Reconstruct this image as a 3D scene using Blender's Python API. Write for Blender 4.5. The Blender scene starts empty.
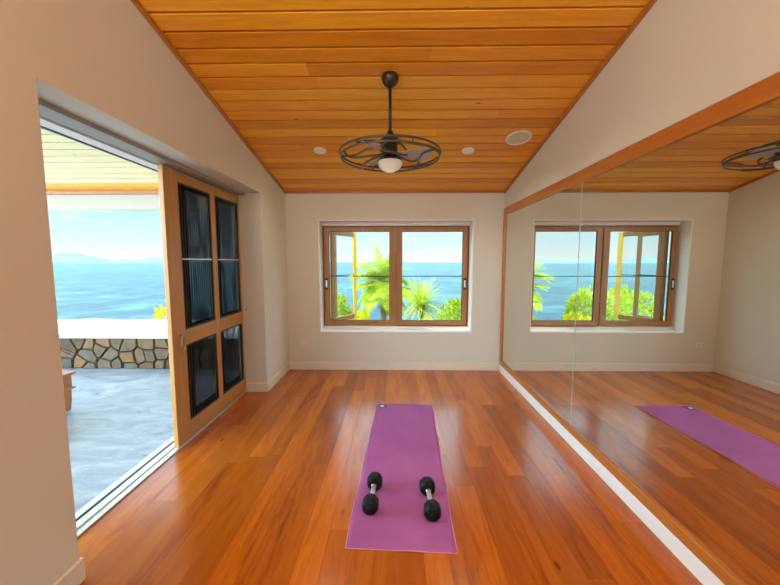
import bpy, bmesh, math, random
from mathutils import Vector, Matrix
random.seed(7)
S = bpy.context.scene
COL = S.collection
PI = math.pi

# ------------------------------------------------------------------ measures
D, XL, XR = 4.903, -1.585, 1.556          # back wall, left wall, right wall faces
REAR = -1.9                               # open rear end of the room
WO = -1.92                                # outer face of the left wall
ZB, SL = 2.6086, 0.21106
def cz(y): return ZB + (D - y) * SL       # underside of the sloping ceiling

# ------------------------------------------------------------------ mesh helpers
class MB:
    def __init__(s): s.v, s.f, s.sm = [], [], []
    def add(s, vs, fs, smooth=False):
        n = len(s.v); s.v += [tuple(v) for v in vs]
        for f in fs: s.f.append([i + n for i in f]); s.sm.append(smooth)
        return s
    def box(s, x0, x1, y0, y1, z0, z1):
        vs = [(x, y, z) for x in (x0, x1) for y in (y0, y1) for z in (z0, z1)]
        return s.add(vs, [(0,1,3,2),(4,6,7,5),(0,4,5,1),(2,3,7,6),(0,2,6,4),(1,5,7,3)])
    def prism(s, poly, axis, a, b):
        """poly: 2-D points in the other two axes, in axis order"""
        def mk(p, t):
            q = list(p); q.insert(axis, t); return q
        n = len(poly)
        vs = [mk(p, a) for p in poly] + [mk(p, b) for p in poly]
        fs = [tuple(range(n))[::-1], tuple(range(n, 2*n))]
        fs += [(i, (i+1) % n, (i+1) % n + n, i + n) for i in range(n)]
        return s.add(vs, fs)
    def tube(s, pts, r, seg=8, closed=False, cap=True, flat=None):
        pts = [Vector(p) for p in pts]; n = len(pts); rings = []
        rad = r if isinstance(r, (list, tuple)) else [r]*n
        up = Vector((0,0,1)); prev = None
        for i, p in enumerate(pts):
            if closed: t = pts[(i+1) % n] - pts[i-1]
            else: t = pts[min(i+1, n-1)] - pts[max(i-1, 0)]
            t.normalize()
            if flat is not None:                      # keep the section upright
                a = t.cross(up)
                if a.length < 1e-4: a = Vector((1,0,0))
            elif prev is None:
                a = t.cross(up)
                if a.length < 1e-3: a = t.cross(Vector((1,0,0)))
            else:
                a = prev - t * prev.dot(t)
            a.normalize(); prev = a; b = t.cross(a)
            k = flat if flat is not None else 1.0
            rings.append([p + a*rad[i]*math.cos(2*PI*j/seg) + b*rad[i]*k*math.sin(2*PI*j/seg) for j in range(seg)])
        vs = [v for rg in rings for v in rg]; fs = []
        m = n if closed else n-1
        for i in range(m):
            for j in range(seg):
                k2 = ((i+1) % n)
                fs.append((i*seg+j, i*seg+(j+1) % seg, k2*seg+(j+1) % seg, k2*seg+j))
        s.add(vs, fs, True)
        if cap and not closed:
            s.add(rings[0], [tuple(range(seg))[::-1]]); s.add(rings[-1], [tuple(range(seg))])
        return s
    def lathe(s, prof, c=(0,0,0), seg=32, axis='z', smooth=True):
        vs, fs = [], []
        n = len(prof)
        for j in range(seg):
            a = 2*PI*j/seg
            for (r, h) in prof:
                x, y = r*math.cos(a), r*math.sin(a)
                q = (x, y, h) if axis == 'z' else (x, h, y)
                vs.append((q[0]+c[0], q[1]+c[1], q[2]+c[2]))
        for j in range(seg):
            for i in range(n-1):
                a, b = j*n+i, ((j+1) % seg)*n+i
                fs.append((a, b, b+1, a+1))
        return s.add(vs, fs, smooth)
    def build(s, name, mat, parent=None, loc=None, bevel=0, bseg=2):
        me = bpy.data.meshes.new(name); me.from_pydata(s.v, [], s.f)
        me.polygons.foreach_set('use_smooth', s.sm)
        bm = bmesh.new(); bm.from_mesh(me)
        bmesh.ops.remove_doubles(bm, verts=bm.verts, dist=1e-6)
        bmesh.ops.recalc_face_normals(bm, faces=bm.faces); bm.to_mesh(me); bm.free()
        me.materials.append(mat)
        o = bpy.data.objects.new(name, me); COL.objects.link(o)
        if parent: o.parent = parent
        if loc: o.location = loc
        if bevel:
            m = o.modifiers.new('bevel', 'BEVEL'); m.width = bevel; m.segments = bseg
            m.limit_method = 'ANGLE'; m.angle_limit = math.radians(40)
        return o
def tag(o, label=None, cat=None, group=None, kind=None):
    if label: o['label'] = label
    if cat: o['category'] = cat
    if group: o['group'] = group
    if kind: o['kind'] = kind
    return o
def struct(o, label=None, cat=None): return tag(o, label, cat, None, 'structure')
def empty(name, loc, rz=0):
    o = bpy.data.objects.new(name, None); COL.objects.link(o); o.empty_display_size = .1
    o.location = loc; o.rotation_euler = (0, 0, rz); return o
def copy_tree(o, parent=None):
    c = o.copy(); COL.objects.link(c)
    if parent: c.parent = parent
    for ch in list(o.children): copy_tree(ch, c)
    return c

# ------------------------------------------------------------------ materials
def new(name):
    m = bpy.data.materials.new(name); m.use_nodes = True
    nt = m.node_tree; nt.nodes.clear()
    return m, nt, nt.nodes, nt.links
def N(nt, t, **kw):
    n = nt.nodes.new(t)
    for k, v in kw.items():
        if k in n.inputs: n.inputs[k].default_value = v
        else: setattr(n, k, v)
    return n
def ramp(nt, src, stops):
    r = nt.nodes.new('ShaderNodeValToRGB'); e = r.color_ramp.elements
    while len(e) < len(stops): e.new(.5)
    for q, (p, c) in zip(e, stops): q.position = p; q.color = (*c, 1)
    nt.links.new(src, r.inputs[0]); return r.outputs[0]
def mth(nt, op, a, b=None, c=None):
    n = nt.nodes.new('ShaderNodeMath'); n.operation = op
    for i, q in enumerate((a, b, c)):
        if q is None: continue
        if isinstance(q, (int, float)): n.inputs[i].default_value = q
        else: nt.links.new(q, n.inputs[i])
    return n.outputs[0]
def mix(nt, fac, a, b, mode='MIX'):
    n = nt.nodes.new('ShaderNodeMix'); n.data_type = 'RGBA'; n.blend_type = mode
    for i, q in ((0, fac), (6, a), (7, b)):
        if isinstance(q, (int, float)): n.inputs[i].default_value = q
        elif isinstance(q, tuple): n.inputs[i].default_value = (*q, 1)
        else: nt.links.new(q, n.inputs[i])
    return n.outputs[2]
def coords(nt, scale=(1,1,1), offset=None):
    tc = nt.nodes.new('ShaderNodeTexCoord'); mp = nt.nodes.new('ShaderNodeMapping')
    mp.inputs['Scale'].default_value = scale
    nt.links.new(tc.outputs['Object'], mp.inputs['Vector'])
    return mp.outputs[0], mp
def noise(nt, vec, scale=5, detail=3, rough=.5, dist=0):
    n = N(nt, 'ShaderNodeTexNoise', Scale=scale, Detail=detail, Roughness=rough, Distortion=dist)
    nt.links.new(vec, n.inputs['Vector']); return n.outputs['Fac']
def finish(m, nt, col, rough=.5, bump=None, bstr=.2, bdist=.01, spec=.5, metal=0, coat=0, coatr=.1):
    p = N(nt, 'ShaderNodeBsdfPrincipled'); o = N(nt, 'ShaderNodeOutputMaterial')
    for key, q in (('Base Color', col), ('Roughness', rough)):
        if isinstance(q, tuple): p.inputs[key].default_value = (*q, 1)
        elif isinstance(q, (int, float)): p.inputs[key].default_value = q
        else: nt.links.new(q, p.inputs[key])
    p.inputs['Specular IOR Level'].default_value = spec; p.inputs['Metallic'].default_value = metal
    p.inputs['Coat Weight'].default_value = coat; p.inputs['Coat IOR'].default_value = 1.5 if coat < .8 else 1.75; p.inputs['Coat Roughness'].default_value = coatr
    if bump is not None:
        b = N(nt, 'ShaderNodeBump', Strength=bstr, Distance=bdist)
        nt.links.new(bump, b.inputs['Height']); nt.links.new(b.outputs[0], p.inputs['Normal'])
    nt.links.new(p.outputs[0], o.inputs[0]); return m
def plain(name, c, rough=.5, var=.08, scale=8, spec=.5, metal=0, bstr=0, bscale=None):
    m, nt, _, _ = new(name); v, _ = coords(nt)
    f = noise(nt, v, scale, 4)
    lo = tuple(max(0, q*(1-var)) for q in c); hi = tuple(min(1, q*(1+var)) for q in c)
    col = ramp(nt, f, [(.3, lo), (.7, hi)])
    b = noise(nt, v, bscale, 3) if bscale else None
    return finish(m, nt, col, rough, b, bstr, .004, spec, metal)
def wood(name, stops, axis=1, stretch=14, gscale=4, rough=.35, island=True, ivar=.35, knots=0, spec=.5, coat=0, coatr=.1, bstr=.08, hue=None):
    """timber with the grain along an axis; every loose board has its own tone"""
    m, nt, _, L = new(name)
    tc = N(nt, 'ShaderNodeTexCoord'); geo = N(nt, 'ShaderNodeNewGeometry')
    isl = geo.outputs['Random Per Island']
    sc = [stretch]*3; sc[axis] = 1
    off = N(nt, 'ShaderNodeCombineXYZ')
    if island:
        for i, k in enumerate((37., 91., 53.)): L.new(mth(nt, 'MULTIPLY', isl, k), off.inputs[i])
    add = N(nt, 'ShaderNodeVectorMath', operation='ADD')
    L.new(tc.outputs['Object'], add.inputs[0]); L.new(off.outputs[0], add.inputs[1])
    mp = N(nt, 'ShaderNodeMapping'); mp.inputs['Scale'].default_value = sc
    L.new(add.outputs[0], mp.inputs['Vector']); v = mp.outputs[0]
    g1 = noise(nt, v, gscale*.35, 4, .6, 1.2)
    g2 = noise(nt, v, gscale*2.2, 5, .65, .4)
    f = mth(nt, 'MULTIPLY_ADD', g1, .62, mth(nt, 'MULTIPLY', g2, .38))
    if island:
        f = mth(nt, 'ADD', f, mth(nt, 'MULTIPLY', mth(nt, 'SUBTRACT', isl, .5), ivar))
    col = ramp(nt, f, stops)
    if hue and island:                                   # some boards a different timber tone
        i2 = mth(nt, 'FRACT', mth(nt, 'MULTIPLY', isl, 7.31))
        col = mix(nt, mth(nt, 'MULTIPLY', i2, hue[1]), col, hue[0])
    if knots:
        mk = N(nt, 'ShaderNodeMapping'); sk = [2.6]*3; sk[axis] = 1.0
        mk.inputs['Scale'].default_value = sk
        L.new(add.outputs[0], mk.inputs['Vector'])
        vo = N(nt, 'ShaderNodeTexVoronoi', Scale=knots); L.new(mk.outputs[0], vo.inputs['Vector'])
        d = mth(nt, 'ADD', vo.outputs['Distance'], mth(nt, 'MULTIPLY', mth(nt, 'SUBTRACT', g2, .5), .06))
        kf = ramp(nt, d, [(.035, (1,1,1)), (.085, (0,0,0))])
        cell = mth(nt, 'GREATER_THAN', N_sep(nt, vo.outputs['Color']), .45)
        col = mix(nt, mth(nt, 'MULTIPLY', mth(nt, 'MULTIPLY', kf, cell), .8), col, tuple(q*.28 for q in stops[0][1]))
    rg = rough
    return finish(m, nt, col, rg, g2, bstr, .002, spec, 0, coat, coatr)
def N_sep(nt, src):
    s = N(nt, 'ShaderNodeSeparateColor'); nt.links.new(src, s.inputs[0]); return s.outputs[0]
def plaster(name, c):
    m, nt, _, _ = new(name); v, _ = coords(nt)
    f = noise(nt, v, 1.3, 3); f2 = noise(nt, v, 90, 3)
    col = ramp(nt, f, [(.3, tuple(q*.97 for q in c)), (.7, c)])
    return finish(m, nt, col, .75, f2, .10, .002, .25)
def glass(name, tint=(.98,.99,.985), fac=.02):
    m, nt, _, L = new(name)
    t = N(nt, 'ShaderNodeBsdfTransparent'); t.inputs[0].default_value = (*tint, 1)
    g = N(nt, 'ShaderNodeBsdfGlossy'); g.inputs['Roughness'].default_value = 0.0
    mx = N(nt, 'ShaderNodeMixShader'); mx.inputs[0].default_value = fac
    o = N(nt, 'ShaderNodeOutputMaterial')
    L.new(t.outputs[0], mx.inputs[1]); L.new(g.outputs[0], mx.inputs[2]); L.new(mx.outputs[0], o.inputs[0])
    return m
def screen(name):
    """dark woven insect mesh; moire painted as wavering bands of opacity"""
    m, nt, _, L = new(name); v, mp = coords(nt, (1, 1, .35))
    w = N(nt, 'ShaderNodeTexWave', Scale=9, Distortion=5, Detail=1); w.inputs['Detail Scale'].default_value = .5
    w.wave_type = 'BANDS'; w.bands_direction = 'Y'
    L.new(v, w.inputs['Vector'])
    t = N(nt, 'ShaderNodeBsdfTransparent'); d = N(nt, 'ShaderNodeBsdfDiffuse')
    d.inputs[0].default_value = (.012, .014, .018, 1)
    mx = N(nt, 'ShaderNodeMixShader')
    L.new(ramp(nt, w.outputs['Fac'], [(.2, (.80,)*3), (.8, (.38,)*3)]), mx.inputs[0])  # opacity bands stand in for moire between screens
    o = N(nt, 'ShaderNodeOutputMaterial')
    L.new(t.outputs[0], mx.inputs[1]); L.new(d.outputs[0], mx.inputs[2]); L.new(mx.outputs[0], o.inputs[0])
    return m
def mirror_mat():
    m, nt, _, L = new('mirror_silver')
    v, _ = coords(nt); f = noise(nt, v, .8, 2)
    g = N(nt, 'ShaderNodeBsdfGlossy'); g.inputs['Roughness'].default_value = 0
    L.new(ramp(nt, f, [(.3, (.80,.82,.77)), (.7, (.83,.85,.80))]), g.inputs[0])
    o = N(nt, 'ShaderNodeOutputMaterial'); L.new(g.outputs[0], o.inputs[0]); return m
def leaf_mat(name, stops, tr=.35):
    m, nt, _, L = new(name); geo = N(nt, 'ShaderNodeNewGeometry')
    col = ramp(nt, geo.outputs['Random Per Island'], stops)
    d = N(nt, 'ShaderNodeBsdfDiffuse'); t = N(nt, 'ShaderNodeBsdfTranslucent')
    mx = N(nt, 'ShaderNodeMixShader'); mx.inputs[0].default_value = tr
    o = N(nt, 'ShaderNodeOutputMaterial')
    L.new(col, d.inputs[0]); L.new(col, t.inputs[0])
    L.new(d.outputs[0], mx.inputs[1]); L.new(t.outputs[0], mx.inputs[2]); L.new(mx.outputs[0], o.inputs[0])
    return m
def stone_mat():
    m, nt, _, L = new('field_stone'); geo = N(nt, 'ShaderNodeNewGeometry')
    v, _ = coords(nt)
    base = ramp(nt, geo.outputs['Random Per Island'], [(0,(.10,.075,.055)),(.2,(.30,.155,.07)),(.4,(.12,.105,.09)),(.6,(.24,.14,.08)),(.8,(.17,.135,.10)),(1,(.34,.18,.085))])
    n1 = noise(nt, v, 9, 5, .65)
    col = mix(nt, .55, base, ramp(nt, n1, [(.3,(.22,.20,.18)),(.7,(.9,.85,.78))]), 'MULTIPLY')
    return finish(m, nt, col, .85, n1, .5, .02, .2)
def patio_mat():
    m, nt, _, L = new('patio_concrete'); v, _ = coords(nt)
    mp = N(nt, 'ShaderNodeMapping'); mp.inputs['Scale'].default_value = (1, 2.2, 1); L.new(v, mp.inputs['Vector'])
    n1 = noise(nt, mp.outputs[0], 2.4, 8, .68, 1.2); n2 = noise(nt, v, 30, 3)
    col = ramp(nt, n1, [(.30,(.15,.18,.235)),(.5,(.27,.30,.36)),(.7,(.43,.45,.48))])
    br = N(nt, 'ShaderNodeTexBrick', Scale=1); br.offset = 0
    br.inputs['Mortar Size'].default_value = .006; br.inputs['Brick Width'].default_value = .6; br.inputs['Row Height'].default_value = .6
    br.inputs['Color1'].default_value = (1,1,1,1); br.inputs['Color2'].default_value = (.95,.95,.95,1); br.inputs['Mortar'].default_value = (.86,.86,.86,1)
    L.new(v, br.inputs['Vector'])
    col = mix(nt, 1.0, col, br.outputs['Color'], 'MULTIPLY')
    return finish(m, nt, col, ramp(nt, n1, [(.3,(.25,)*3),(.7,(.5,)*3)]), n1, .15, .01, .5)
def sea_mat():
    m, nt, _, L = new('sea_water')
    v, _ = coords(nt)
    big = noise(nt, v, .012, 4, .6, .8); mid = noise(nt, v, .09, 5, .65, .5)
    col = ramp(nt, big, [(.34,(.005,.046,.080)),(.5,(.008,.068,.090)),(.64,(.024,.12,.125))])
    col = mix(nt, ramp(nt, mid, [(.48,(0,0,0)),(.68,(.8,)*3)]), col, (.05,.19,.22))
    mp = N(nt, 'ShaderNodeMapping'); mp.inputs['Scale'].default_value = (.5, 1, 1); L.new(v, mp.inputs['Vector'])
    w = noise(nt, mp.outputs[0], .35, 6, .7, .6)
    return finish(m, nt, col, .32, w, 1.0, 1.2, .25)

M = {}
M['wall'] = plaster('wall_plaster', (.685, .655, .555))
M['ext'] = plaster('outside_plaster', (.56, .52, .46))
M['trimw'] = plain('white_trim_paint', (.76, .68, .57), .45, .03)
M['white'] = plain('white_paint', (.85, .83, .79), .4, .03)
M['cap'] = plain('white_masonry', (.86, .86, .84), .7, .04, 3, bscale=20, bstr=.2)
M['floor'] = wood('floor_timber', [(.27,(.22,.038,.002)),(.42,(.43,.100,.004)),(.58,(.56,.150,.006)),(.76,(.68,.22,.012))], 1, 9, 2.6, .24, True, .20, 2.0, .28, .34, .17, bstr=0, hue=((.17,.030,.003), .55))
M['ceil'] = wood('ceiling_pine', [(.22,(.56,.165,.003)),(.5,(.76,.275,.006)),(.78,(.88,.41,.025))], 0, 13, 3.4, .30, True, .40, 2.6, .35, .4, .26)
M['pceil'] = wood('whitewashed_boards', [(.22,(.62,.48,.25)),(.5,(.76,.63,.36)),(.78,(.85,.74,.48))], 0, 13, 3.4, .5, True, .2, 2.2)
M['trim'] = wood('cornice_timber', [(.25,(.33,.10,.018)),(.75,(.50,.19,.04))], 1, 12, 4, .35, False)
M['frame'] = wood('mirror_frame_timber', [(.25,(.36,.105,.016)),(.75,(.52,.18,.03))], 1, 12, 4, .35, False)
M['door'] = wood('door_timber_vertical', [(.22,(.36,.155,.035)),(.5,(.47,.22,.055)),(.8,(.57,.29,.085))], 2, 13, 4, .4, True, .15)
M['doorh'] = wood('door_timber_horizontal', [(.22,(.36,.155,.035)),(.5,(.47,.22,.055)),(.8,(.57,.29,.085))], 1, 13, 4, .4, True, .15)
M['win'] = wood('window_timber', [(.22,(.25,.10,.028)),(.5,(.35,.155,.05)),(.8,(.44,.215,.08))], 2, 12, 4, .4, True, .15)
M['sash'] = wood('outer_sash_timber', [(.22,(.24,.105,.028)),(.5,(.33,.155,.045)),(.8,(.42,.22,.07))], 2, 12, 4, .45, True, .15)
M['bench'] = wood('bench_timber', [(.22,(.27,.09,.03)),(.5,(.40,.16,.06)),(.8,(.50,.23,.09))], 0, 12, 4, .45, True, .2)
M['glass'] = glass('clear_glass')
M['screen'] = screen('insect_mesh')
M['black'] = plain('black_metal', (.015,.015,.016), .4, .2)
M['rubber'] = plain('black_rubber', (.0045,.0045,.005), .55, .3, 60, spec=.25, bscale=300, bstr=.3)
M['chrome'] = plain('chrome', (.80,.79,.78), .18, .03, metal=1)
M['knurl'] = plain('knurled_chrome', (.82,.81,.80), .3, .05, metal=1, bscale=600, bstr=.6)
M['brass'] = plain('aged_brass', (.55,.45,.30), .35, .1, metal=1)
M['bronze'] = plain('oiled_bronze', (.045,.028,.020), .38, .25, 20, metal=.4)
M['cage'] = plain('bronze_cage_metal', (.13,.11,.09), .38, .2, 20, metal=.7)
M['blade'] = plain('grey_fan_blade', (.40,.39,.37), .5, .08)
def bowl_mat():
    m, nt, _, L = new('frosted_bowl'); v, _ = coords(nt)
    f = noise(nt, v, 20, 2)
    d = N(nt, 'ShaderNodeBsdfPrincipled', Roughness=.25); t = N(nt, 'ShaderNodeBsdfTranslucent')
    L.new(ramp(nt, f, [(.3,(.84,.81,.75)),(.7,(.87,.84,.78))]), d.inputs['Base Color']); t.inputs[0].default_value = (.9,.85,.76,1)
    mx = N(nt, 'ShaderNodeMixShader'); mx.inputs[0].default_value = .5
    o = N(nt, 'ShaderNodeOutputMaterial')
    L.new(d.outputs[0], mx.inputs[1]); L.new(t.outputs[0], mx.inputs[2]); L.new(mx.outputs[0], o.inputs[0]); return m
M['bowl'] = bowl_mat()
M['greyp'] = plain('grey_track_paint', (.30,.275,.235), .5, .05)
M['alu'] = plain('brushed_aluminium', (.62,.62,.60), .35, .05, 12, metal=.6)
M['grille'] = plain('speaker_mesh', (.62,.55,.46), .7, .1, 300, bscale=500, bstr=.5)
M['lens'] = plain('downlight_lens', (.80,.74,.66), .3, .03)
M['mirror'] = mirror_mat()
M['edge'] = plain('mirror_edge', (.50,.53,.48), .2, .05)
M['stone'] = stone_mat()
M['mortar'] = plain('dark_mortar', (.05,.036,.026), .9, .2, 12)
M['patio'] = patio_mat()
M['sea'] = sea_mat()
M['island'] = plain('hazed_hill', (.16,.26,.31), 1.0, .1, .004, spec=0)  # aerial haze put into the hill colour
M['soil'] = plain('coastal_ground', (.13,.14,.05), .95, .3, .8)
M['palm'] = leaf_mat('palm_leaf', [(0,(.30,.40,.03)),(.5,(.48,.56,.045)),(1,(.64,.66,.12))])
M['bushy'] = leaf_mat('yellow_green_leaf', [(0,(.45,.46,.015)),(.5,(.62,.58,.02)),(1,(.74,.66,.08))])
M['bushg'] = leaf_mat('lime_leaf', [(0,(.26,.38,.02)),(.5,(.44,.54,.03)),(1,(.58,.64,.10))])
M['bark'] = plain('palm_bark', (.25,.19,.12), .9, .3, 6)

def mat_mat():
    m, nt, _, L = new('purple_mat_cloth'); v, _ = coords(nt)
    n1 = noise(nt, v, 2.2, 4, .6); n2 = noise(nt, v, 220, 2)
    col = ramp(nt, n1, [(.3,(.33,.098,.29)),(.7,(.43,.135,.37))])
    col = mix(nt, .25, col, ramp(nt, n2, [(.3,(.55,.55,.55)),(.7,(1,1,1))]), 'MULTIPLY')
    return finish(m, nt, col, .9, n2, .35, .002, .15)
M['mat'] = mat_mat()
M['edge_highlight'] = plain('pink_edge_highlight', (.66,.25,.40), .8, .1)  # highlight along the mat edge, put into colour

# ------------------------------------------------------------------ room shell
def boards_floor():
    b = MB(); w = .137; x = -2.03 + .0
    g = .0004
    x = XL - .45
    while x < XR + .02:
        y = REAR - random.random()*1.5
        while y < D + .02:
            l = random.uniform(.9, 2.3)
            y0, y1 = max(y, REAR), min(y + l, D + .01)
            x0, x1 = x, min(x + w, XR + .02)
            # only the room and the door threshold
            xi = XL
            if x1 <= xi - .25: pass
            elif y1 > y0 + .01 and x1 > x0 + .005:
                b.box(x0 + g, x1 - g, y0 + g, y1 - g, -.022, 0)
            y += l
        x += w
    return b
f = boards_floor().build('floor', M['floor'])
struct(f, 'glossy orange-brown timber plank floor')

def boards_slope(x0, x1, y0, y1, w, mat, name, lift=0.0):
    """tongue and groove boards running across, on the slope"""
    b = MB(); y = y1; c = .003; t = .026
    n = (0, SL, 1); ln = math.hypot(SL, 1); ny, nz = SL/ln, 1/ln
    while y > y0:
        ya = max(y - w, y0)
        yb = y
        def P(yy, d): return (yy + ny*d, cz(yy) + lift + nz*d)
        g_ = .0075
        poly = [P(ya + g_, c), P(ya + g_ + c, 0), P(yb - g_ - c, 0), P(yb - g_, c), P(yb - g_, t), P(ya + g_, t)]
        k = [x0]
        if random.random() < .6: k.append(random.uniform(x0 + .5, x1 - .5))
        k.append(x1)
        for a, bb in zip(k[:-1], k[1:]): b.prism(poly, 0, a + .0004, bb - .0004)
        y -= w
    return b.build(name, mat)
struct(boards_slope(XL - .02, XR + .02, REAR, D + .02, .1335, M['ceil'], 'ceiling'), 'honey coloured pine board ceiling sloping down to the window wall')
# roof slab over house and patio
RX0 = -7.0
r = MB().prism([(REAR - .3, cz(REAR - .3) + .03), (5.12, cz(5.12) + .03), (5.12, cz(5.12) + .30), (REAR - .3, cz(REAR - .3) + .30)], 0, RX0, XR + .35)
struct(r.build('roof', M['ext']))

# left wall with the wide sliding-door opening
DY0, DY1, DZ = 1.538, 4.022, 2.413
b = MB()
up = .025
b.prism([(REAR, 0), (DY0, 0), (DY0, cz(DY0) + up), (REAR, cz(REAR) + up)], 0, WO, XL)
b.prism([(DY0, DZ), (DY1, DZ), (DY1, cz(DY1) + up), (DY0, cz(DY0) + up)], 0, WO, XL)
b.prism([(DY1, 0), (D + .30, 0), (D + .30, cz(D + .30) + up), (DY1, cz(DY1) + up)], 0, WO, XL)
struct(b.build('wall_left', M['wall']))
# right wall
b = MB().prism([(REAR, 0), (D + .30, 0), (D + .30, cz(D + .30) + up), (REAR, cz(REAR) + up)], 0, XR, XR + .3)
struct(b.build('wall_right', M['wall']))
# back wall with window opening
WX0, WX1, WZ0, WZ1 = -1.103, 1.112, .577, 2.197
b = MB()
b.box(XL, WX0, D, D + .3, -.05, 2.62); b.box(WX1, XR, D, D + .3, -.05, 2.62)
b.box(WX0, WX1, D, D + .3, -.05, WZ0); b.box(WX0, WX1, D, D + .3, WZ1, 2.62)
struct(b.build('wall_back', M['wall']))
# slim white edging and deeper white sill round the window opening
b = MB()
e = .012
b.box(WX0 - e, WX1 + e, D - .006, D + .22, WZ0 - e, WZ0 + .004)
b.box(WX0 - e, WX1 + e, D - .006, D + .22, WZ1 - .004, WZ1 + e)
b.box(WX0 - e, WX0 + .004, D - .006, D + .22, WZ0 + .004, WZ1 - .004)
b.box(WX1 - .004, WX1 + e, D - .006, D + .22, WZ0 + .004, WZ1 - .004)
b.box(WX0 + .004, WX1 - .004, D + .18, D + .3, WZ0 + .004, .622)
b.box(WX0 + .004, WX1 - .004, D + .18, D + .3, 2.143, WZ1 - .004)
struct(b.build('trim_1', M['white'], bevel=.003))
# rear wall behind the viewpoint, with an opening added to let in sky light
b = MB()
zt = cz(REAR)
b.box(WO, XR + .3, REAR - .25, REAR, 2.75, zt + .0)
b.box(WO, -.9, REAR - .25, REAR, 0, 2.75); b.box(.9, XR + .3, REAR - .25, REAR, 0, 2.75); b.box(-.9, .9, REAR - .25, REAR, 0, .9)
struct(b.build('wall_rear', M['wall']))

# baseboards
b = MB()
t, h = .014, .115
b.box(XL, XR - .03, D - t, D, 0, h)
struct(b.build('baseboard_back', M['trimw'], bevel=.004))
b = MB()
b.box(XL, XL + t, DY1 - .0, D - t, 0, h); b.box(-1.84, XL + t, DY1 - t, DY1, 0, h)
b.box(XL, XL + t, REAR, DY0, 0, h); b.box(-1.84, XL + t, DY0, DY0 + t, 0, h)
struct(b.build('baseboard_left', M['trimw'], bevel=.005))
b = MB()
b.box(XR - .024, XR, REAR, D - t, 0, .108)
struct(b.build('baseboard_right', M['white'], bevel=.003))

# timber cornice strips along ceiling edges
def slope_strip(x0, x1, dz=.036):
    return MB().prism([(REAR, cz(REAR) - dz), (D, cz(D) - dz), (D, cz(D) + .004), (REAR, cz(REAR) + .004)], 0, x0, x1)
struct(slope_strip(XL, XL + .022).build('trim_2', M['trim'], bevel=.004))
struct(slope_strip(XR - .022, XR).build('trim_3', M['trim'], bevel=.004))
M['trimx'] = wood('cornice_timber_across', [(.25,(.28,.085,.016)),(.75,(.42,.15,.032))], 0, 12, 4, .35, False)
struct(MB().box(XL + .022, XR - .022, D - .02, D, ZB - .03, ZB + .008).build('trim_4', M['trimx'], bevel=.004))

# ------------------------------------------------------------------ window (frame, two leaves)
win = struct(empty('window_1', (0, D + .25, .62)), 'brown timber window of two wide panes looking out to sea')
def wp(bm, name, mat, parent=None, bev=.004, lab=None):
    o = bm.build(name, mat, parent or win, bevel=bev)
    if (parent or win) is win: o.location = (0, -(D + .25), -.62)
    if lab: o['label'] = lab
    return o
y0, y1 = D + .235, D + .295
b = MB()
b.box(WX0 + .004, -1.075, y0, y1, .622, 2.143); b.box(1.078, WX1 - .004, y0, y1, .622, 2.143)
b.box(-1.075, 1.078, y0, y1, .622, .645); b.box(-1.075, 1.078, y0, y1, 2.115, 2.143)
wp(b, 'window_frame', M['win'])
def leaf(x0, x1, px0, px1, ya, yb, hx):
    b = MB()
    b.box(x0, px0, ya, yb, .640, 2.118); b.box(px1, x1, ya, yb, .640, 2.118)
    b.box(px0, px1, ya, yb, .640, .712); b.box(px0, px1, ya, yb, 2.060, 2.118)
    s = wp(b, 'sash', M['win'])
    ym = (ya + yb)/2
    g = MB().box(px0 - .004, px1 + .004, ym - .002, ym + .002, .708, 2.064).build('pane', M['glass'], s)
    bar = MB().box(px0, px1, ym - .012, ym - .003, 1.384, 1.396)
    bar.box(px0, px0 + .009, ym - .012, ym - .003, .712, 2.06); bar.box(px1 - .009, px1, ym - .012, ym - .003, .712, 2.06)
    bar.box(px0, px1, ym - .012, ym - .003, .712, .72); bar.box(px0, px1, ym - .012, ym - .003, 2.052, 2.06)
    bar.build('glazing_bar', M['black'], s)
    hd = MB(); hd.box(hx - .024, hx + .024, ya - .006, ya, 1.19, 1.36)
    h = hd.build('pull_plate', M['black'], s, bevel=.006)
    h2 = MB().box(hx - .014, hx + .014, ya - .009, ya - .005, 1.22, 1.33).build('pull', M['chrome'], s, bevel=.005)
    return s
leaf(-1.075, -.012, -1.004, -.083, D + .18, D + .225, -1.045)
leaf(.012, 1.078, .094, 1.012, D + .19, D + .235, 1.047)
wp(MB().box(-.011, .011, D + .17, D + .24, .640, 2.118), 'meeting_post', M['sash'])

# two outer leaves swung out, seen through the left pane
def casement(hx, hy, ang, width, label, yellow=False):
    r = empty('casement_sash', (hx, hy, .64), ang)
    tag(r, label, 'window sash', 'opened outer sashes')
    H, s, d = 1.46, .075, .032
    for nm, bb in (('hinge_stile', (0, s, 0, H)), ('outer_stile', (width - s, width, 0, H)),
                   ('top_rail', (s, width - s, H - s, H)), ('bottom_rail', (s, width - s, 0, s))):
        q = MB().box(bb[0], bb[1], -d/2, d/2, bb[2], bb[3]).build(nm, M['yellow'] if (yellow and nm == 'outer_stile') else M['sash'], r, bevel=.003)
        if yellow and nm == 'outer_stile': q['label'] = 'bright yellow outer stile'
    MB().box(s - .004, width - s + .004, -.002, .002, s - .004, H - s + .004).build('pane', M['glass'], r)
    MB().box(s, width - s, -.009, -.003, .745, .755).build('glazing_bar', M['black'], r)
    return r
M['yellow'] = plain('yellow_timber', (.85,.56,.03), .5, .1)  # bright yellow over the whole outer stile
casement(-1.05, D + .33, math.radians(88), .60, 'outer window sash swung straight out at the far left of the window')
casement(-1.00, D + .33, math.radians(61), .66, 'outer window sash with a yellow edge, swung out over the greenery', True)

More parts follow.
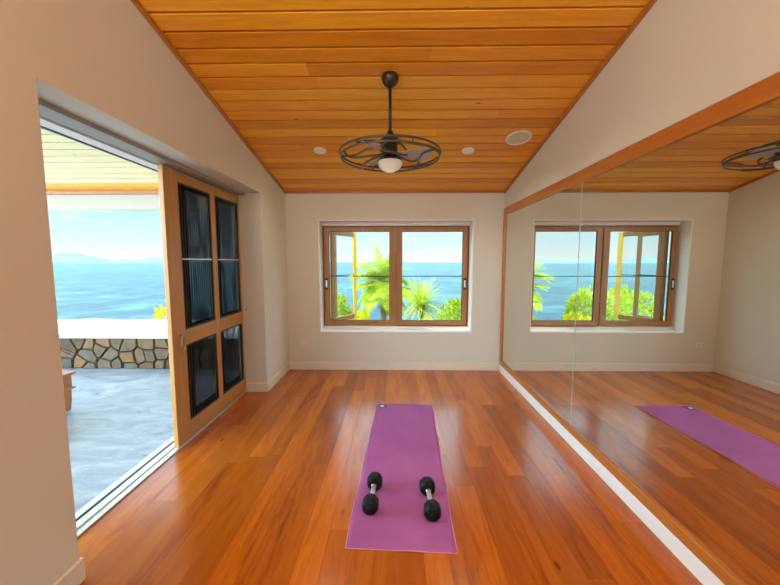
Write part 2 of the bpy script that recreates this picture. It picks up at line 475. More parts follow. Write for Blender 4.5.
# ------------------------------------------------------------------ sliding doors and tracks
def door_leaf(name, xa, xb, ya, yb, label):
    r = struct(empty(name, (xb, ya, .02)), label)
    off = Vector((-xb, -ya, -.02))
    def part(bm, nm, mat, par=None, bev=.004):
        o = bm.build(nm, mat, par or r, bevel=bev)
        if par is None: o.location = off
        return o
    k0, k1, k2, k3 = ya + .18, ya + .685, ya + .765, ya + 1.27
    z0, z1, z2, z3, zt = .175, .872, 1.005, 2.282, 2.375
    for a, c in ((ya, k0), (k1, k2), (k3, yb)): part(MB().box(xa, xb, a, c, .02, zt), 'stile', M['door'])
    for a, c in ((k0, k1), (k2, k3)):
        for p, q in ((.02, z0), (z1, z2), (z3, zt)): part(MB().box(xa + .001, xb - .001, a, c, p, q), 'rail', M['doorh'])
        for p, q in ((z0, z1), (z2, z3)):
            fr = MB(); x0, x1, t = xb - .018, xb - .004, .016
            fr.box(x0, x1, a, a + t, p, q); fr.box(x0, x1, c - t, c, p, q)
            fr.box(x0, x1, a + t, c - t, p, p + t); fr.box(x0, x1, a + t, c - t, q - t, q)
            fo = part(fr, 'screen_frame', M['black'], bev=0)
            MB().box(xb - .0125, xb - .0115, a + .006, c - .006, p + .006, q - .006).build('insect_screen', M['screen'], fo)
            if q > 2: MB().box(x0, x1, a + t, c - t, 1.622, 1.634).build('cross_bar', M['alu'], fo)
    return r, part
r, part = door_leaf('door_1', -1.887, -1.847, 2.715, 4.018, 'light brown timber sliding screen door with four dark mesh panels')
# oval pull on the near stile
hp = MB(); pts = []
for i in range(24):
    a = 2*PI*i/24; pts.append((-1.826, 2.82 + .026*math.cos(a), .905 + .068*math.sin(a)))
hp.tube(pts, .007, 8, closed=True)
for s in (-1, 1): hp.tube([(-1.848, 2.82, .905 + s*.068), (-1.826, 2.82, .905 + s*.068)], .007, 8)
part(hp, 'door_pull', M['brass'], bev=0)
part(MB().lathe([(0, 0), (.016, .0), (.016, .01), (.009, .02), (.012, .035), (0, .042)], (-1.80, 3.99, 1.03), 16), 'latch_knob', M['chrome'], bev=0)
door_leaf('door_2', -1.985, -1.945, 2.96, 4.28, 'second timber screen door parked on the patio side of the first')

b = MB()
for a, c, h in ((-1.862, -1.846, .012), (-1.905, -1.866, .004), (-1.945, -1.905, .012), (-1.970, -1.945, .004), (-2.035, -1.982, .012)): b.box(a, c, DY0, DY1, -.012, h)
struct(b.build('trim_5', M['alu'], bevel=.002), 'pale metal door track in the floor')
struct(MB().box(-1.982, -1.970, DY0, DY1, -.015, .006).build('trim_6', M['black']), 'dark groove of the door track')
b = MB()
b.box(-1.905, -1.775, DY0, DY1, 2.384, DZ)
struct(b.build('trim_7', M['greyp'], bevel=.002), 'grey metal head track above the doors')
struct(MB().box(-2.03, -1.93, DY0, DY1 + .3, 2.378, 2.45).build('trim_8', M['white'], bevel=.002), 'white outer head track above the doors')
struct(MB().box(-2.05, -2.03, DY0, DY1 + .3, 2.372, 2.45).build('trim_9', M['black']), 'black seal strip of the head track')

# ------------------------------------------------------------------ mirror wall
FX = XR - .026
YF0, YF1, ZF0, ZF1 = .55, 4.872, .108, 2.36
fr = tag(empty('mirror_frame', (XR, 2.7, ZF0)), 'long orange-brown timber frame around the mirrored wall', 'mirror frame')
def fpart(b, nm):
    o = b.build(nm, M['frame'], fr, bevel=.003); o.location = (-XR, -2.7, -ZF0); return o
fpart(MB().box(FX, XR, YF0, YF1, 2.262, ZF1), 'top_rail')
fpart(MB().box(FX, XR, YF0, YF1, ZF0, .176), 'bottom_rail')
fpart(MB().box(FX, XR, YF1 - .065, YF1, .176, 2.262), 'side_stile')
fpart(MB().box(FX, XR, YF0, YF0 + .07, .176, 2.262), 'side_stile')
for ya, yb, lab in ((2.883, 4.805, 'wall mirror panel next to the window wall, left of the seam'), (.625, 2.879, 'nearer wall mirror panel, right of the seam, showing the purple mat')):
    o = MB().box(XR - .010, XR - .001, ya, yb, .178, 2.260).build('wall_mirror', M['mirror'])
    tag(o, lab, 'mirror', 'mirror panels on the right wall')
    MB().box(XR - .0105, XR - .0098, (ya if ya > 2 else yb - .004), (ya + .004 if ya > 2 else yb), .178, 2.260).build('bevelled_edge', M['edge'], o)

# ------------------------------------------------------------------ ceiling fan
FXc, FY = -.044, 2.794
zc = cz(FY)
fan = tag(empty('ceiling_fan', (FXc, FY, zc)), 'dark bronze caged ceiling fan with a white glass bowl on a long rod', 'ceiling fan')
def fp(b, nm, mat, par=None):
    return b.build(nm, mat, par or fan)
fp(MB().lathe([(0, .012), (.066, .012), (.068, -.012), (.060, -.040), (.040, -.066), (.018, -.076), (0, -.076)], seg=32), 'canopy', M['bronze'])
zr = 2.460 - zc          # ring height, local
fp(MB().tube([(0, 0, -.07), (0, 0, 2.60 - zc)], .0125, 12), 'downrod', M['bronze'])
z = lambda q: q - zc
mot = fp(MB().lathe([(0, z(2.64)), (.020, z(2.645)), (.030, z(2.62)), (.072, z(2.580)), (.078, z(2.565)), (.074, z(2.552)), (.058, z(2.560)), (.060, z(2.470)), (.052, z(2.462)), (.052, z(2.43)), (.060, z(2.425)), (.060, z(2.41)), (0, z(2.41))], seg=36), 'motor_housing', M['bronze'])
mot['label'] = 'dark drum shaped motor'
fp(MB().lathe([(.055, z(2.418)), (.100, z(2.416)), (.103, z(2.408)), (.094, z(2.404))], seg=40), 'bowl_rim', M['bronze'])
fp(MB().lathe([(.096, z(2.410)), (.098, z(2.395)), (.090, z(2.368)), (.070, z(2.345)), (.040, z(2.331)), (.014, z(2.327)), (0, z(2.327))], seg=40), 'glass_bowl', M['bowl'])
R = .402
def circ(rad, zz, n=72): return [(rad*math.cos(2*PI*i/n), rad*math.sin(2*PI*i/n), zz) for i in range(n)]
fp(MB().tube(circ(R, zr + .006), .0085, 8, closed=True), 'cage_ring', M['cage'])
fp(MB().tube(circ(R - .010, zr - .026), .0075, 8, closed=True), 'cage_ring', M['cage'])
fp(MB().lathe([(.062, z(2.566)), (.088, z(2.566)), (.088, z(2.556)), (.062, z(2.556))], seg=36), 'upper_plate', M['bronze'])
fp(MB().lathe([(.050, z(2.455)), (.092, z(2.455)), (.092, z(2.447)), (.050, z(2.447))], seg=36), 'lower_plate', M['bronze'])
def rib(a0, sweep, zin, zmid, zout, rin, rout):
    pts = []
    for i in range(17):
        u = i/16; rr = rin + (rout - rin)*u
        a = a0 + sweep*math.sin(u*PI*.5) + .18*math.sin(u*PI*2)
        zz = zin*(1-u)**2 + 2*zmid*u*(1-u) + zout*u*u
        pts.append((rr*math.cos(a), rr*math.sin(a), zz))
    return pts
NR = 6
for i in range(NR):
    a = 2*PI*i/NR + .2
    fp(MB().tube(rib(a, .75, z(2.558), z(2.515), zr + .006, .078, R), .009, 8), 'upper_rib', M['cage'])
    fp(MB().tube(rib(a, -.75, z(2.450), z(2.36), zr - .026, .085, R - .010), .009, 8), 'lower_rib', M['cage'])
    c = a + .75
    fp(MB().tube([(R*math.cos(c), R*math.sin(c), zr + .006), ((R-.010)*math.cos(c), (R-.010)*math.sin(c), zr - .026)], .007, 6), 'cage_post', M['cage'])
for a in (0, 120, 240):
    a = math.radians(a)
    b = MB(); vs = []; n = 12
    for i in range(n + 1):
        u = i/n; rr = .085 + u*.245
        w = .030 + .045*math.sin(min(1, u*1.25)*PI*.5) if u < .8 else .075*math.sqrt(max(0.0, 1 - ((u-.8)/.2)**2*.85))
        for s in (-1, 1):
            for dz in (.003, -.003):
                vs.append((rr, s*w, z(2.462) + s*w*-.32 + dz))
    fs = []
    for i in range(n):
        o = i*4; q = o + 4
        fs += [(o, q, q+2, o+2), (o+1, o+3, q+3, q+1), (o, o+1, q+1, q), (o+2, q+2, q+3, o+3)]
    fs += [(0, 2, 3, 1), (n*4, n*4+1, n*4+3, n*4+2)]
    b.add(vs, fs)
    o = fp(b, 'fan_blade', M['blade']); o.rotation_euler = (0, 0, a)
    arm = MB().tube([(.055, 0, z(2.458)), (.14, 0, z(2.460))], .012, 8, flat=.5)
    q = arm.build('blade_arm', M['bronze'], o)

# ------------------------------------------------------------------ recessed lights and the speaker
tilt = math.atan(-SL)
def recessed(name, x, y, rad, label, cat, grp, parts):
    o = empty(name, (x, y, cz(y) + .001)); o.rotation_euler = (tilt, 0, 0)
    tag(o, label, cat, grp)
    for nm, prof, mat in parts:
        MB().lathe([(r_*rad, z_) for r_, z_ in prof], seg=40).build(nm, mat, o)
    return o
dl = (('trim_ring', [(1, .004), (1, -.006), (.93, -.010), (.74, -.008), (.72, .002), (1, .004)], M['white']),
      ('lens', [(.73, -.002), (.4, -.004), (0, -.004)], M['lens']))
recessed('downlight', -.837, 3.841, .068, 'small round recessed downlight in the ceiling left of the fan', 'ceiling light', 'recessed downlights', dl)
recessed('downlight', .800, 3.857, .068, 'small round recessed downlight in the ceiling right of the fan', 'ceiling light', 'recessed downlights', dl)
recessed('ceiling_speaker', 1.268, 3.622, .128, 'larger round ceiling speaker with a grey mesh near the right wall', 'speaker', None,
         (('trim_ring', [(1, .004), (1, -.006), (.97, -.010), (.86, -.010), (.85, .002), (1, .004)], M['white']),
          ('grille', [(.86, -.005), (.5, -.0075), (0, -.008)], M['grille'])))

# ------------------------------------------------------------------ power outlet
o = tag(empty('power_outlet', (-1.362, D, .395)), 'cream double power outlet low on the window wall', 'power outlet')
MB().box(-.058, .058, -.009, 0, -.036, .036).build('cover_plate', M['trimw'], o, bevel=.004)
for sx in (-.027, .027):
    s = MB().box(sx - .017, sx + .017, -.0115, -.009, -.022, .022).build('socket', M['trimw'], o, bevel=.003)
    h = MB()
    for dx, dz in ((-.006, .006), (.006, .006), (0, -.009)): h.box(sx + dx - .0016, sx + dx + .0016, -.0122, -.0114, dz - .004, dz + .004)
    h.build('socket_holes', M['black'], s)

# ------------------------------------------------------------------ yoga mat
ma = tag(empty('yoga_mat', (.0675, 2.7065, 0), math.radians(-2.2)), 'long purple yoga mat unrolled on the timber floor', 'yoga mat')
W2, L2, TH = .312, .972, .004
nx, ny = 24, 90
def mz(x, y):
    ex = max(0, abs(x)/W2 - .86)/.14; ey = max(0, abs(y)/L2 - .965)/.035
    q = .0010*math.sin(y*9 + x*3) + .0010*math.sin(y*23 + 1.3)
    q += ex*ex*.006*max(0, math.sin(y*8.5 + (1.5 if x > 0 else .4))) + ey*ey*.004*max(0, math.sin(x*14 + .8))
    return max(0, q + .001)
vs, fs = [], []
for j in range(ny + 1):
    for i in range(nx + 1):
        x = -W2 + 2*W2*i/nx; y = -L2 + 2*L2*j/ny
        k = .003*math.sin(y*11)*(1 if abs(x) > W2*.99 else 0)
        vs.append((x + k, y, mz(x, y) + TH))
n1 = len(vs)
vs += [(v[0], v[1], v[2] - TH + .0005) for v in vs]
for j in range(ny):
    for i in range(nx):
        a = j*(nx+1) + i; fs += [(a, a+1, a+nx+2, a+nx+1), (a+n1, a+nx+1+n1, a+nx+2+n1, a+1+n1)]
rim = [i for i in range(nx+1)] + [(j+1)*(nx+1)+nx for j in range(ny)] + [ny*(nx+1)+i for i in range(nx-1, -1, -1)] + [j*(nx+1) for j in range(ny-1, 0, -1)]
for a, c in zip(rim, rim[1:] + rim[:1]): fs.append((a, a+n1, c+n1, c))
sheet = MB().add(vs, fs, True).build('mat_sheet', M['mat'], ma)
edge_highlight = MB().tube([Vector(vs[i]) + Vector((0, 0, -TH*.5)) for i in rim], .0032, 6, closed=True)
q = edge_highlight.build('edge_highlight', M['edge_highlight'], ma); q['label'] = 'thin pink edge highlight'
lg = MB().box(-.285, -.195, .855, .945, TH + .0015, TH + .0035).build('logo_patch', M['black'], ma); lg['label'] = 'small black patch with a white mark'
lm = MB()
ring = [(-.248 + .023*math.cos(2*PI*i/20), .900 + .019*math.sin(2*PI*i/20)) for i in range(20)]
lm.prism(ring, 2, TH + .0034, TH + .0042); lm.build('logo_mark', M['white'], lg)

# ------------------------------------------------------------------ dumbbells
def dumbbell(far, near, label):
    c = ((far[0]+near[0])/2, (far[1]+near[1])/2)
    r = empty('dumbbell', (c[0], c[1], .0088), math.atan2(far[1]-near[1], far[0]-near[0]) - PI/2)
    tag(r, label, 'dumbbell', 'dumbbells on the mat')
    return r
def db_parts(r):
    half = .114; hl = .045; hr = .0565
    zc_ = hr*math.cos(PI/8)
    for s in (-1, 1):
        b = MB(); prof = [(-hl, .70), (-hl*.80, .90), (-hl*.45, 1.0), (hl*.45, 1.0), (hl*.80, .90), (hl, .66)]
        vs = []
        for (yy, k) in prof:
            for i in range(8):
                a = PI/4*i + PI/8
                vs.append((hr*k*math.cos(a), s*half + s*yy, zc_ + hr*k*math.sin(a)))
        n = len(prof); fs = [tuple(range(8))[::-1], tuple(range((n-1)*8, n*8))]
        for j in range(n-1):
            for i in range(8): fs.append((j*8+i, j*8+(i+1) % 8, (j+1)*8+(i+1) % 8, (j+1)*8+i))
        b.add(vs, fs)
        hd = b.build('weight_head', M['rubber'], r, bevel=.009, bseg=4)
        MB().lathe([(0, 0), (.026, 0), (.027, .003), (0, .0035)] if s > 0 else [(0, 0), (.026, 0), (.027, -.003), (0, -.0035)], (0, s*(half + hl), zc_), 24, axis='y').build('end_cap', M['rubber'], hd)
        MB().lathe([(.0165, 0), (.0195, s*.004), (.0195, s*.012), (.016, s*.016)], (0, s*(half - hl - .016), zc_), 24, axis='y').build('collar', M['chrome'], r)
    prof = [(.0135 + .0030*math.cos(t*PI/2), t*.070) for t in [-1 + .1*i for i in range(21)]]
    MB().lathe(prof, (0, 0, zc_), 24, axis='y').build('handle', M['knurl'], r)
d1 = dumbbell((-.143, 2.245), (-.157, 2.02), 'left black rubber dumbbell with a chrome handle on the purple mat'); db_parts(d1)
d2 = copy_tree(d1)
c = dumbbell((.222, 2.195), (.232, 1.975), 'x'); d2.location = c.location; d2.rotation_euler = c.rotation_euler
bpy.data.objects.remove(c)
d2['label'] = 'right black rubber dumbbell with a chrome handle on the purple mat'

# ------------------------------------------------------------------ patio
PZ = -.012
struct(MB().box(-9, WO - .0, REAR - 1, 4.95, -.2, PZ).build('patio_floor', M['patio']), 'grey stone patio floor outside the sliding doors')
struct(boards_slope(-7, WO, REAR, 4.62, .137, M['pceil'], 'patio_ceiling'), 'whitewashed board patio ceiling')
struct(boards_slope(-7, WO, 4.62, 4.90, .14, M['ceil'], 'patio_ceiling_edge'), 'honey coloured boards at the patio ceiling edge')
struct(MB().box(-7, WO, 4.90, 5.12, 2.372, cz(5.12) + .04).build('patio_beam', M['ext'], bevel=.006), 'plastered beam along the patio edge')
struct(MB().box(-7, WO, 4.872, 4.90, 2.572, 2.622).build('trim_10', M['trimx'], bevel=.004))
# low stone wall: irregular stones
def clip(poly, px, py, nx_, ny_):
    out = []
    for i in range(len(poly)):
        a, b_ = poly[i], poly[(i+1) % len(poly)]
        da = (a[0]-px)*nx_ + (a[1]-py)*ny_; db = (b_[0]-px)*nx_ + (b_[1]-py)*ny_
        if da <= 0: out.append(a)
        if (da < 0) != (db < 0):
            t_ = da/(da-db); out.append((a[0]+(b_[0]-a[0])*t_, a[1]+(b_[1]-a[1])*t_))
    return out
sx0, sx1, sz1 = -8.9, -2.35, .468
rs = random.Random(3)
seeds = []
for i in range(int((sx1 - sx0)/.2)):
    for j in range(3):
        seeds.append((sx0 + .2*i + rs.uniform(0, .2) + (.1 if j % 2 else 0), PZ + .08 + j*.155 + rs.uniform(-.085, .085)))
b = MB()
for i, s in enumerate(seeds):
    poly = [(sx0, PZ), (sx1, PZ), (sx1, sz1), (sx0, sz1)]
    for j, q in enumerate(seeds):
        if i == j or abs(q[0]-s[0]) > .6: continue
        poly = clip(poly, (s[0]+q[0])/2, (s[1]+q[1])/2, q[0]-s[0], q[1]-s[1])
        if len(poly) < 3: break
    if len(poly) < 3: continue
    cx = sum(p[0] for p in poly)/len(poly); cy = sum(p[1] for p in poly)/len(poly)
    dp = rs.uniform(.0, .025); n = len(poly)
    def ins(d):
        o = []
        for p in poly:
            l = math.hypot(p[0]-cx, p[1]-cy) + 1e-6; k = max(.3, 1 - d/l); o.append((cx+(p[0]-cx)*k, cy+(p[1]-cy)*k))
        return o
    A, B, Cc = ins(.005), ins(.007), ins(.022)
    vs = [(p[0], 5.02, p[1]) for p in A] + [(p[0], 4.955 - dp*.5, p[1]) for p in B] + [(p[0], 4.93 - dp, p[1]) for p in Cc]
    fs = [tuple(range(2*n, 3*n))]
    for k in range(2):
        for m_ in range(n): fs.append((k*n+m_, k*n+(m_+1) % n, (k+1)*n+(m_+1) % n, (k+1)*n+m_))
    b.add(vs, fs)
sw = struct(empty('wall_patio', (sx0, 5.0, PZ)), 'low wall of irregular brown and grey stones under a white ledge')
def swp(bm, nm, mat, bev=0):
    o = bm.build(nm, mat, sw, bevel=bev); o.location = (-sx0, -5.0, -PZ); return o
swp(b, 'stones', M['stone'])
swp(MB().box(sx0, sx1, 4.972, 6.15, -.6, .466), 'mortar_core', M['mortar'])
lb = MB(); nn = 60; vs = []; 
for i in range(nn + 1):
    x = sx0 - .05 + (sx1 - sx0 + .1)*i/nn
    e1 = 6.22 + .03*math.sin(x*3.1) + .02*math.sin(x*7.7)
    vs += [(x, 4.885, .468), (x, 4.88, .515), (x, 4.90, .532), (x, 6.15, .532 + .01*math.sin(x*5.3)), (x, e1, .49), (x, e1 - .01, .40)]
fs = []
for i in range(nn):
    for j in range(6): fs.append((i*6+j, i*6+(j+1) % 6, (i+1)*6+(j+1) % 6, (i+1)*6+j))
fs += [tuple(range(6)), tuple(range(nn*6, nn*6+6))[::-1]]
lb.add(vs, fs); o = swp(lb, 'ledge', M['cap']); o['label'] = 'wide white masonry ledge'

# small wooden bench on the patio
bx1, by1 = -3.52, 3.56
bn = tag(empty('bench', (bx1 - .25, by1 - .6, PZ)), 'reddish brown timber bench on the patio by the door opening', 'bench')
def bp(bm, nm):
    o = bm.build(nm, M['bench'], bn, bevel=.004); o.location = (-(bx1 - .25), -(by1 - .6), -PZ); return o
BX0, BY0 = bx1 - .5, by1 - 1.2
bp(MB().box(BX0, bx1, BY0, by1, .378, .408), 'bench_top')
for x in (BX0 + .03, bx1 - .055): bp(MB().box(x, x + .025, BY0 + .02, by1 - .02, .240, .378), 'apron')
for y in (BY0 + .03, by1 - .055): bp(MB().box(BX0 + .055, bx1 - .055, y, y + .025, .240, .378), 'apron')
bp(MB().box(BX0 + .005, bx1 - .003, BY0 + .005, by1 - .005, .222, .241), 'lower_moulding')
for x in (BX0 + .03, bx1 - .115):
    for y in (BY0 + .03, by1 - .115):
        l = MB(); w = .085
        vs = []
        for zz, k in ((PZ, .060), (.10, .080), (.223, .085)):
            m_ = (w - k)/2; vs += [(x+m_, y+m_, zz), (x+w-m_, y+m_, zz), (x+w-m_, y+w-m_, zz), (x+m_, y+w-m_, zz)]
        fs = [(0,1,2,3), (8,9,10,11)]
        for q in range(2):
            for i in range(4): fs.append((q*4+i, q*4+(i+1) % 4, (q+1)*4+(i+1) % 4, (q+1)*4+i))
        l.add(vs, fs); bp(l, 'leg')

# terrace, unseen and white, added behind the rear opening to bounce light indoors
struct(MB().box(-9, 6, -9, REAR - .25, -.2, -.02).box(WO, XR + .3, REAR - .25, REAR, -.2, -.004).build('bounce_terrace', M['cap']))
struct(MB().box(WO, XR + .3, REAR, D + .3, -.25, -.022).build('subfloor', M['soil']))

# ------------------------------------------------------------------ land, sea, islands
def ground_z(y): return -.9 - max(0, y - 6.5)*.42
b = MB(); ys = [-30, 5.0, 6.5, 9, 13, 18, 24, 32]
vs, fs = [], []
xs = [-60 + 6*i for i in range(23)]
for y in ys:
    for x in xs: vs.append((x, y, ground_z(y) + .15*math.sin(x*1.3 + y)))
k = len(xs)
for j in range(len(ys)-1):
    for i in range(k-1): fs.append((j*k+i, j*k+i+1, (j+1)*k+i+1, (j+1)*k+i))
struct(b.add(vs, fs, True).build('ground', M['soil']))
SEA = -10.5
struct(MB().add([(-14000, 12, SEA), (14000, 12, SEA), (14000, 16000, SEA), (-14000, 16000, SEA)], [(0,1,2,3)]).build('sea', M['sea']), 'turquoise blue sea reaching to the horizon')
def island(label, dist, peaks, k0, k1):
    """peaks: (direction x/y, height m, half width in direction)"""
    b = MB(); vs, fs = [], []; n = 90; rows = 9
    for j in range(rows):
        w = j/(rows-1)
        for i in range(n + 1):
            kk = k0 + (k1 - k0)*i/n
            hh = max(p[1]*max(0, 1 - abs((kk-p[0])/p[2])**1.6) for p in peaks)
            hh *= .92 + .08*math.sin(kk*190) + .05*math.sin(kk*77 + 1)
            y = dist + (w - .5)*900
            vs.append((kk*dist, y, SEA - 3 + hh*math.sin(PI*w) * (1 + .06*math.sin(i*.9 + j*2))))
    for j in range(rows-1):
        for i in range(n): a = j*(n+1)+i; fs.append((a, a+1, a+n+2, a+n+1))
    o = b.add(vs, fs, True).build('island', M['island']); tag(o, label, 'island', 'islands on the horizon'); return o
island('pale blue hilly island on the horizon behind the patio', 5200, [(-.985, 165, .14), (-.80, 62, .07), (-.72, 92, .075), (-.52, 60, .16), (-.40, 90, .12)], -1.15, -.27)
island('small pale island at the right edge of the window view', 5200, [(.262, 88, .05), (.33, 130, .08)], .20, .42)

# ------------------------------------------------------------------ plants
def leaf_blob(rng, c, rad, n, size):
    b = MB()
    for _ in range(n):
        while True:
            d = Vector((rng.gauss(0,1), rng.gauss(0,1), rng.gauss(0,1)))
            if d.length > .1: break
        d.normalize()
        lump = 1 + .16*math.sin(d.x*5 + c[0]*3) + .14*math.sin(d.y*6 + d.z*4 + c[1])
        p = Vector((d.x*rad[0], d.y*rad[1], d.z*rad[2]))*lump*(rng.uniform(.55, 1.0)**.5)
        up_ = (d + Vector((rng.uniform(-.7,.7), rng.uniform(-.7,.7), rng.uniform(-.2,1.0)))).normalized()
        sd = up_.cross(Vector((rng.uniform(-1,1), rng.uniform(-1,1), rng.uniform(-1,1)))).normalized()
        nn_ = up_.cross(sd)
        s = size*rng.uniform(.6, 1.3)
        p = p + Vector(c)
        b.add([p, p + up_*s*.5 + sd*s*.24 + nn_*s*.06, p + up_*s, p + up_*s*.5 - sd*s*.24 + nn_*s*.06], [(0,1,2), (0,2,3)])
    return b
def bush(name, x, y, zc_, rad, n, size, mat, label, seed, grp='bushes on the slope'):
    rng = random.Random(seed); gz = ground_z(y) - .2
    r = tag(empty(name, (x, y, gz)), label, 'bush', grp)
    leaf_blob(rng, (0, 0, zc_ - gz), rad, n, size).build('foliage', mat, r)
    st = MB()
    for k in range(5):
        a = 2*PI*k/5 + rng.random()
        st.tube([(0, 0, 0), (.1*math.cos(a), .1*math.sin(a), (zc_-gz)*.5), (rad[0]*.45*math.cos(a), rad[1]*.45*math.sin(a), zc_ - gz)], [.045, .03, .012], 6)
    st.build('stem', M['bark'], r)
def blade_strip(b, p0, d, length, width, droop, seg=5):
    d = Vector(d).normalized(); side = d.cross(Vector((0,0,1)))
    if side.length < .05: side = Vector((1,0,0))
    side.normalize(); p = Vector(p0); vs = []
    for i in range(seg + 1):
        u = i/seg; w = width*(1 - u)**.7*(.55 + .45*min(1, u*4)) + .001
        vs += [p + side*w, p - side*w]
        p = p + d*(length/seg); d = (d + Vector((0,0,-droop/seg))).normalized()
    b.add(vs, [(2*i, 2*i+1, 2*i+3, 2*i+2) for i in range(seg)])
def frond_mesh(rng, L, droop):
    """feather leaf along +X"""
    b = MB(); p = Vector((0,0,0)); d = Vector((1, 0, .75)).normalized(); pts = [p.copy()]; n = 22
    for i in range(n):
        p = p + d*(L/n); d = (d + Vector((0,0,-droop/n))).normalized(); pts.append(p.copy())
    b.tube(pts, [.014*(1 - .85*i/n) for i in range(n+1)], 5)
    for i in range(3, n+1):
        t_ = (pts[i] - pts[i-1]).normalized(); u = i/n
        for s in (-1, 1):
            for h in (0, .5):
                dd = t_*.65 + Vector((0, s*1.0, .25)) + Vector((rng.uniform(-.15,.15),)*3)
                blade_strip(b, pts[i-1].lerp(pts[i], h), dd, L*.36*math.sin(PI*min(1, .22 + u*.72)), .013, .7, 4)
    return b
def palm(x, y, zc_, L, nf, seed, label, name='palm_tree', lean=(0,0)):
    rng = random.Random(seed); gz = ground_z(y) - .3
    r = tag(empty(name, (x, y, gz)), label, 'palm tree')
    h = zc_ - gz
    tr = MB(); pts = [(lean[0]*(1-(1-q/8)**1), lean[1]*q/8, h*q/8) for q in range(9)]
    tr.tube(pts, [.11, .10, .095, .09, .088, .085, .085, .09, .07], 10); tr.build('trunk', M['bark'], r)
    protos = [frond_mesh(rng, L, dr) for dr in (.4, .9, 1.5)]
    ms = []
    for k in range(nf):
        i = k % 3
        if len(ms) <= i:
            o = protos[i].build('frond', M['palm'], r); ms.append(o)
        else:
            o = ms[i].copy(); COL.objects.link(o); o.parent = r
        o.location = (lean[0], lean[1], h)
        el = rng.uniform(-1.5, 2.6)
        o.rotation_euler = (rng.uniform(-.3,.3), el*.55, k*2.399 + rng.uniform(-.2,.2))
        s = rng.uniform(.8, 1.1); o.scale = (s, s, s)
    return r
palm(-.35, 10.0, .95, 1.20, 54, 5, 'feathery yellow-green palm seen through the left window pane')
def spiky(x, y, zc_, L, n, seed, label):
    rng = random.Random(seed); gz = ground_z(y) - .2
    r = tag(empty('spiky_plant', (x, y, gz)), label, 'plant')
    b = MB(); h = zc_ - gz
    for k in range(n):
        a = k*2.399; el = rng.uniform(-.15, 1.45)
        d = (math.cos(a)*math.cos(el), math.sin(a)*math.cos(el), math.sin(el))
        blade_strip(b, (0, 0, h + rng.uniform(-.15, .1)), d, L*rng.uniform(.7, 1.1), .018, rng.uniform(.5, 1.3), 6)
    b.build('leaves', M['palm'], r)
    MB().tube([(0,0,0), (.03,0,h*.5), (0,0,h)], [.09,.07,.06], 8).build('trunk', M['bark'], r)
spiky(.63, 8.25, .50, .86, 260, 9, 'spiky long-leaved plant seen low in the right window pane')
bush('shrub', 1.52, 7.15, .33, (.46, .40, .56), 2800, .09, M['bushg'], 'rounded lime green bush at the lower right of the window view', 21)
bush('shrub', .50, 6.9, -.06, (.40, .34, .44), 2200, .08, M['bushy'], 'low yellow-green bush in front of the spiky plant', 22)
bush('shrub', -.82, 7.2, .05, (.34, .34, .44), 2200, .08, M['bushy'], 'yellow-green bush low in the left window pane', 23)
bush('shrub', -.12, 7.8, -.16, (.34, .32, .44), 2000, .08, M['bushg'], 'small lime bush below the middle post of the window', 24)
bush('shrub', -1.75, 8.2, .22, (.68, .6, .66), 2800, .11, M['bushg'], 'bushy green shrub outside the opened window sashes', 25)
bush('shrub', -3.30, 9.4, .10, (.80, .7, .74), 2800, .12, M['bushg'], 'green shrub beyond the end of the white ledge', 26)
bush('shrub', -4.98, 7.3, .33, (.26, .26, .33), 1100, .08, M['bushy'], 'small yellow-green bush beside the white ledge', 27)

# ------------------------------------------------------------------ sky and lights
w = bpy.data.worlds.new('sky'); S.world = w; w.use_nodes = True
nt = w.node_tree; nt.nodes.clear(); L = nt.links
tc = N(nt, 'ShaderNodeTexCoord'); sp = N(nt, 'ShaderNodeSeparateXYZ'); L.new(tc.outputs['Generated'], sp.inputs[0])
zz = sp.outputs[2]
base = ramp(nt, zz, [(0.0, (.95,1.02,1.05)), (.05, (.73,.97,1.08)), (.15, (.44,.84,1.05)), (.6, (.60,.80,.95))])
den = mth(nt, 'ADD', mth(nt, 'MAXIMUM', zz, 0), .12)
cv = N(nt, 'ShaderNodeCombineXYZ')
L.new(mth(nt, 'DIVIDE', sp.outputs[0], den), cv.inputs[0]); L.new(mth(nt, 'DIVIDE', sp.outputs[1], den), cv.inputs[1])
cl = noise(nt, cv.outputs[0], .9, 6, .6, .3)
col = mix(nt, ramp(nt, cl, [(.50,(0,0,0)),(.70,(1,1,1))]), base, (1.0,1.0,1.0))
# sky brightness added high up and at far left, unseen, to light the room
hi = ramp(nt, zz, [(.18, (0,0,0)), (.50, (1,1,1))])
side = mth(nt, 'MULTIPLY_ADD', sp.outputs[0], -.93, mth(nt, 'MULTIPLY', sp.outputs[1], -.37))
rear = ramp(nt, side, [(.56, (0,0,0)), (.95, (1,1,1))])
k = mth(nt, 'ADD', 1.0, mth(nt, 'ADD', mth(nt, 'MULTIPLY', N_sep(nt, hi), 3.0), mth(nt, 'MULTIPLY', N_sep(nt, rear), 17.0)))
bg = N(nt, 'ShaderNodeBackground'); out = N(nt, 'ShaderNodeOutputWorld')
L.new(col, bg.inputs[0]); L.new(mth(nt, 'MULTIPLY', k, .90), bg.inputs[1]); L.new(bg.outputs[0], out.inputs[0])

def light(name, kind, loc, energy, color, **kw):
    d = bpy.data.lights.new(name, kind); d.energy = energy; d.color = color
    for a, v in kw.items(): setattr(d, a, v)
    o = bpy.data.objects.new(name, d); COL.objects.link(o); o.location = loc; return o
sun = light('sun', 'SUN', (-20, 5, 40), 3.4, (1.0, .95, .86), angle=math.radians(1.5))
sun.rotation_euler = Vector((.50, -.10, -.86)).to_track_quat('-Z', 'Y').to_euler()
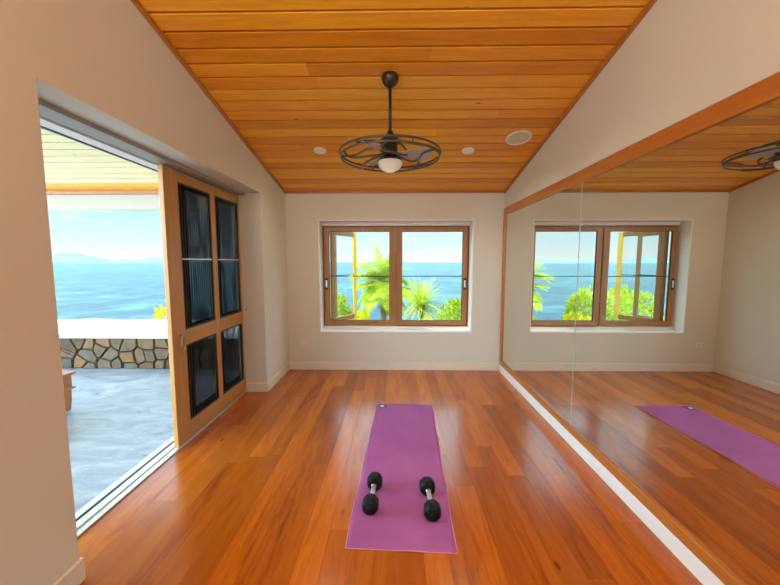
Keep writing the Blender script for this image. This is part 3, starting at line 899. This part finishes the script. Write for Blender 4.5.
# lamps of the recessed pair by the window, then unseen spots added as fill
for x, y in ((-.837, 3.841), (.80, 3.857)):
    l = light('downlight_fill_spot', 'SPOT', (x, y, cz(y) - .03), 18, (1.0, .86, .68), spot_size=math.radians(150), spot_blend=1.0, shadow_soft_size=.05)
for x in (-.8, .8):
    for y in (.6, -1.0):
        light('downlight_fill_spot', 'SPOT', (x, y, cz(y) - .03), (100 if x > 0 else 20) if y > 0 else 8, (1.0, .88, .72), spot_size=math.radians(95), spot_blend=1.0, shadow_soft_size=.06)

# lamp in the fan's glass bowl
light('fan_lamp', 'POINT', (FXc, FY, 2.375), .10, (1.0, .88, .72), shadow_soft_size=.02)
# two made-up wall up-lights behind the viewpoint, added to lift ceiling and upper walls
for sx, wx, side_ in ((1, XL, 'left'), (-1, XR, 'right')):
    o = tag(empty('added_uplight', (wx, -.75, 2.80)), 'added white half bowl up-light high on the %s wall behind the viewpoint' % side_, 'added lamp', 'added up-lights')
    vs, fs = [], []; n = 16; prof = [(.02, -.10), (.09, -.07), (.14, .0), (.15, .06), (.14, .06), (.13, .0), (.08, -.06), (.02, -.085)]
    for i in range(n + 1):
        a = -PI/2 + PI*i/n
        for r_, h_ in prof: vs.append((sx*r_*math.cos(a), r_*math.sin(a), h_))
    k_ = len(prof)
    for i in range(n):
        for j in range(k_): fs.append((i*k_+j, i*k_+(j+1) % k_, (i+1)*k_+(j+1) % k_, (i+1)*k_+j))
    MB().add(vs, fs, True).build('shade', M['white'], o)
    (MB().box(0, .012, -.05, .05, -.08, .05) if sx > 0 else MB().box(-.012, 0, -.05, .05, -.08, .05)).build('wall_plate', M['alu'], o)
    light('added_uplight_lamp', 'POINT', (wx + sx*.07, -.75, 2.87 if sx > 0 else 2.85), 160 if sx > 0 else 90, (1.0, .95, .86), shadow_soft_size=.05)

# ------------------------------------------------------------------ camera
cam = bpy.data.cameras.new('camera'); co = bpy.data.objects.new('camera', cam); COL.objects.link(co)
cam.sensor_width = 36; cam.lens = 336.62*36/780; cam.clip_start = .05; cam.clip_end = 40000
p, yw, rl = .0896, -.0160, .0002
fw = Vector((math.sin(yw)*math.cos(p), math.cos(yw)*math.cos(p), -math.sin(p)))
rt = Vector((math.cos(yw), -math.sin(yw), 0)); upv = rt.cross(fw)
rm = Matrix((rt, upv, -fw)).transposed()
co.matrix_world = Matrix.Translation((0, 0, 1.6)) @ rm.to_4x4()
S.camera = co
S.view_settings.view_transform = 'Standard'; S.view_settings.look = 'None'
S.view_settings.gamma = 1; S.view_settings.exposure = .34; S.view_settings.use_curve_mapping = False
S.cycles.max_bounces = 10; S.cycles.diffuse_bounces = 5; S.cycles.glossy_bounces = 5; S.cycles.transparent_max_bounces = 16
S.cycles.sample_clamp_indirect = 2.5; S.cycles.blur_glossy = 1.0
S.cycles.use_denoising = True
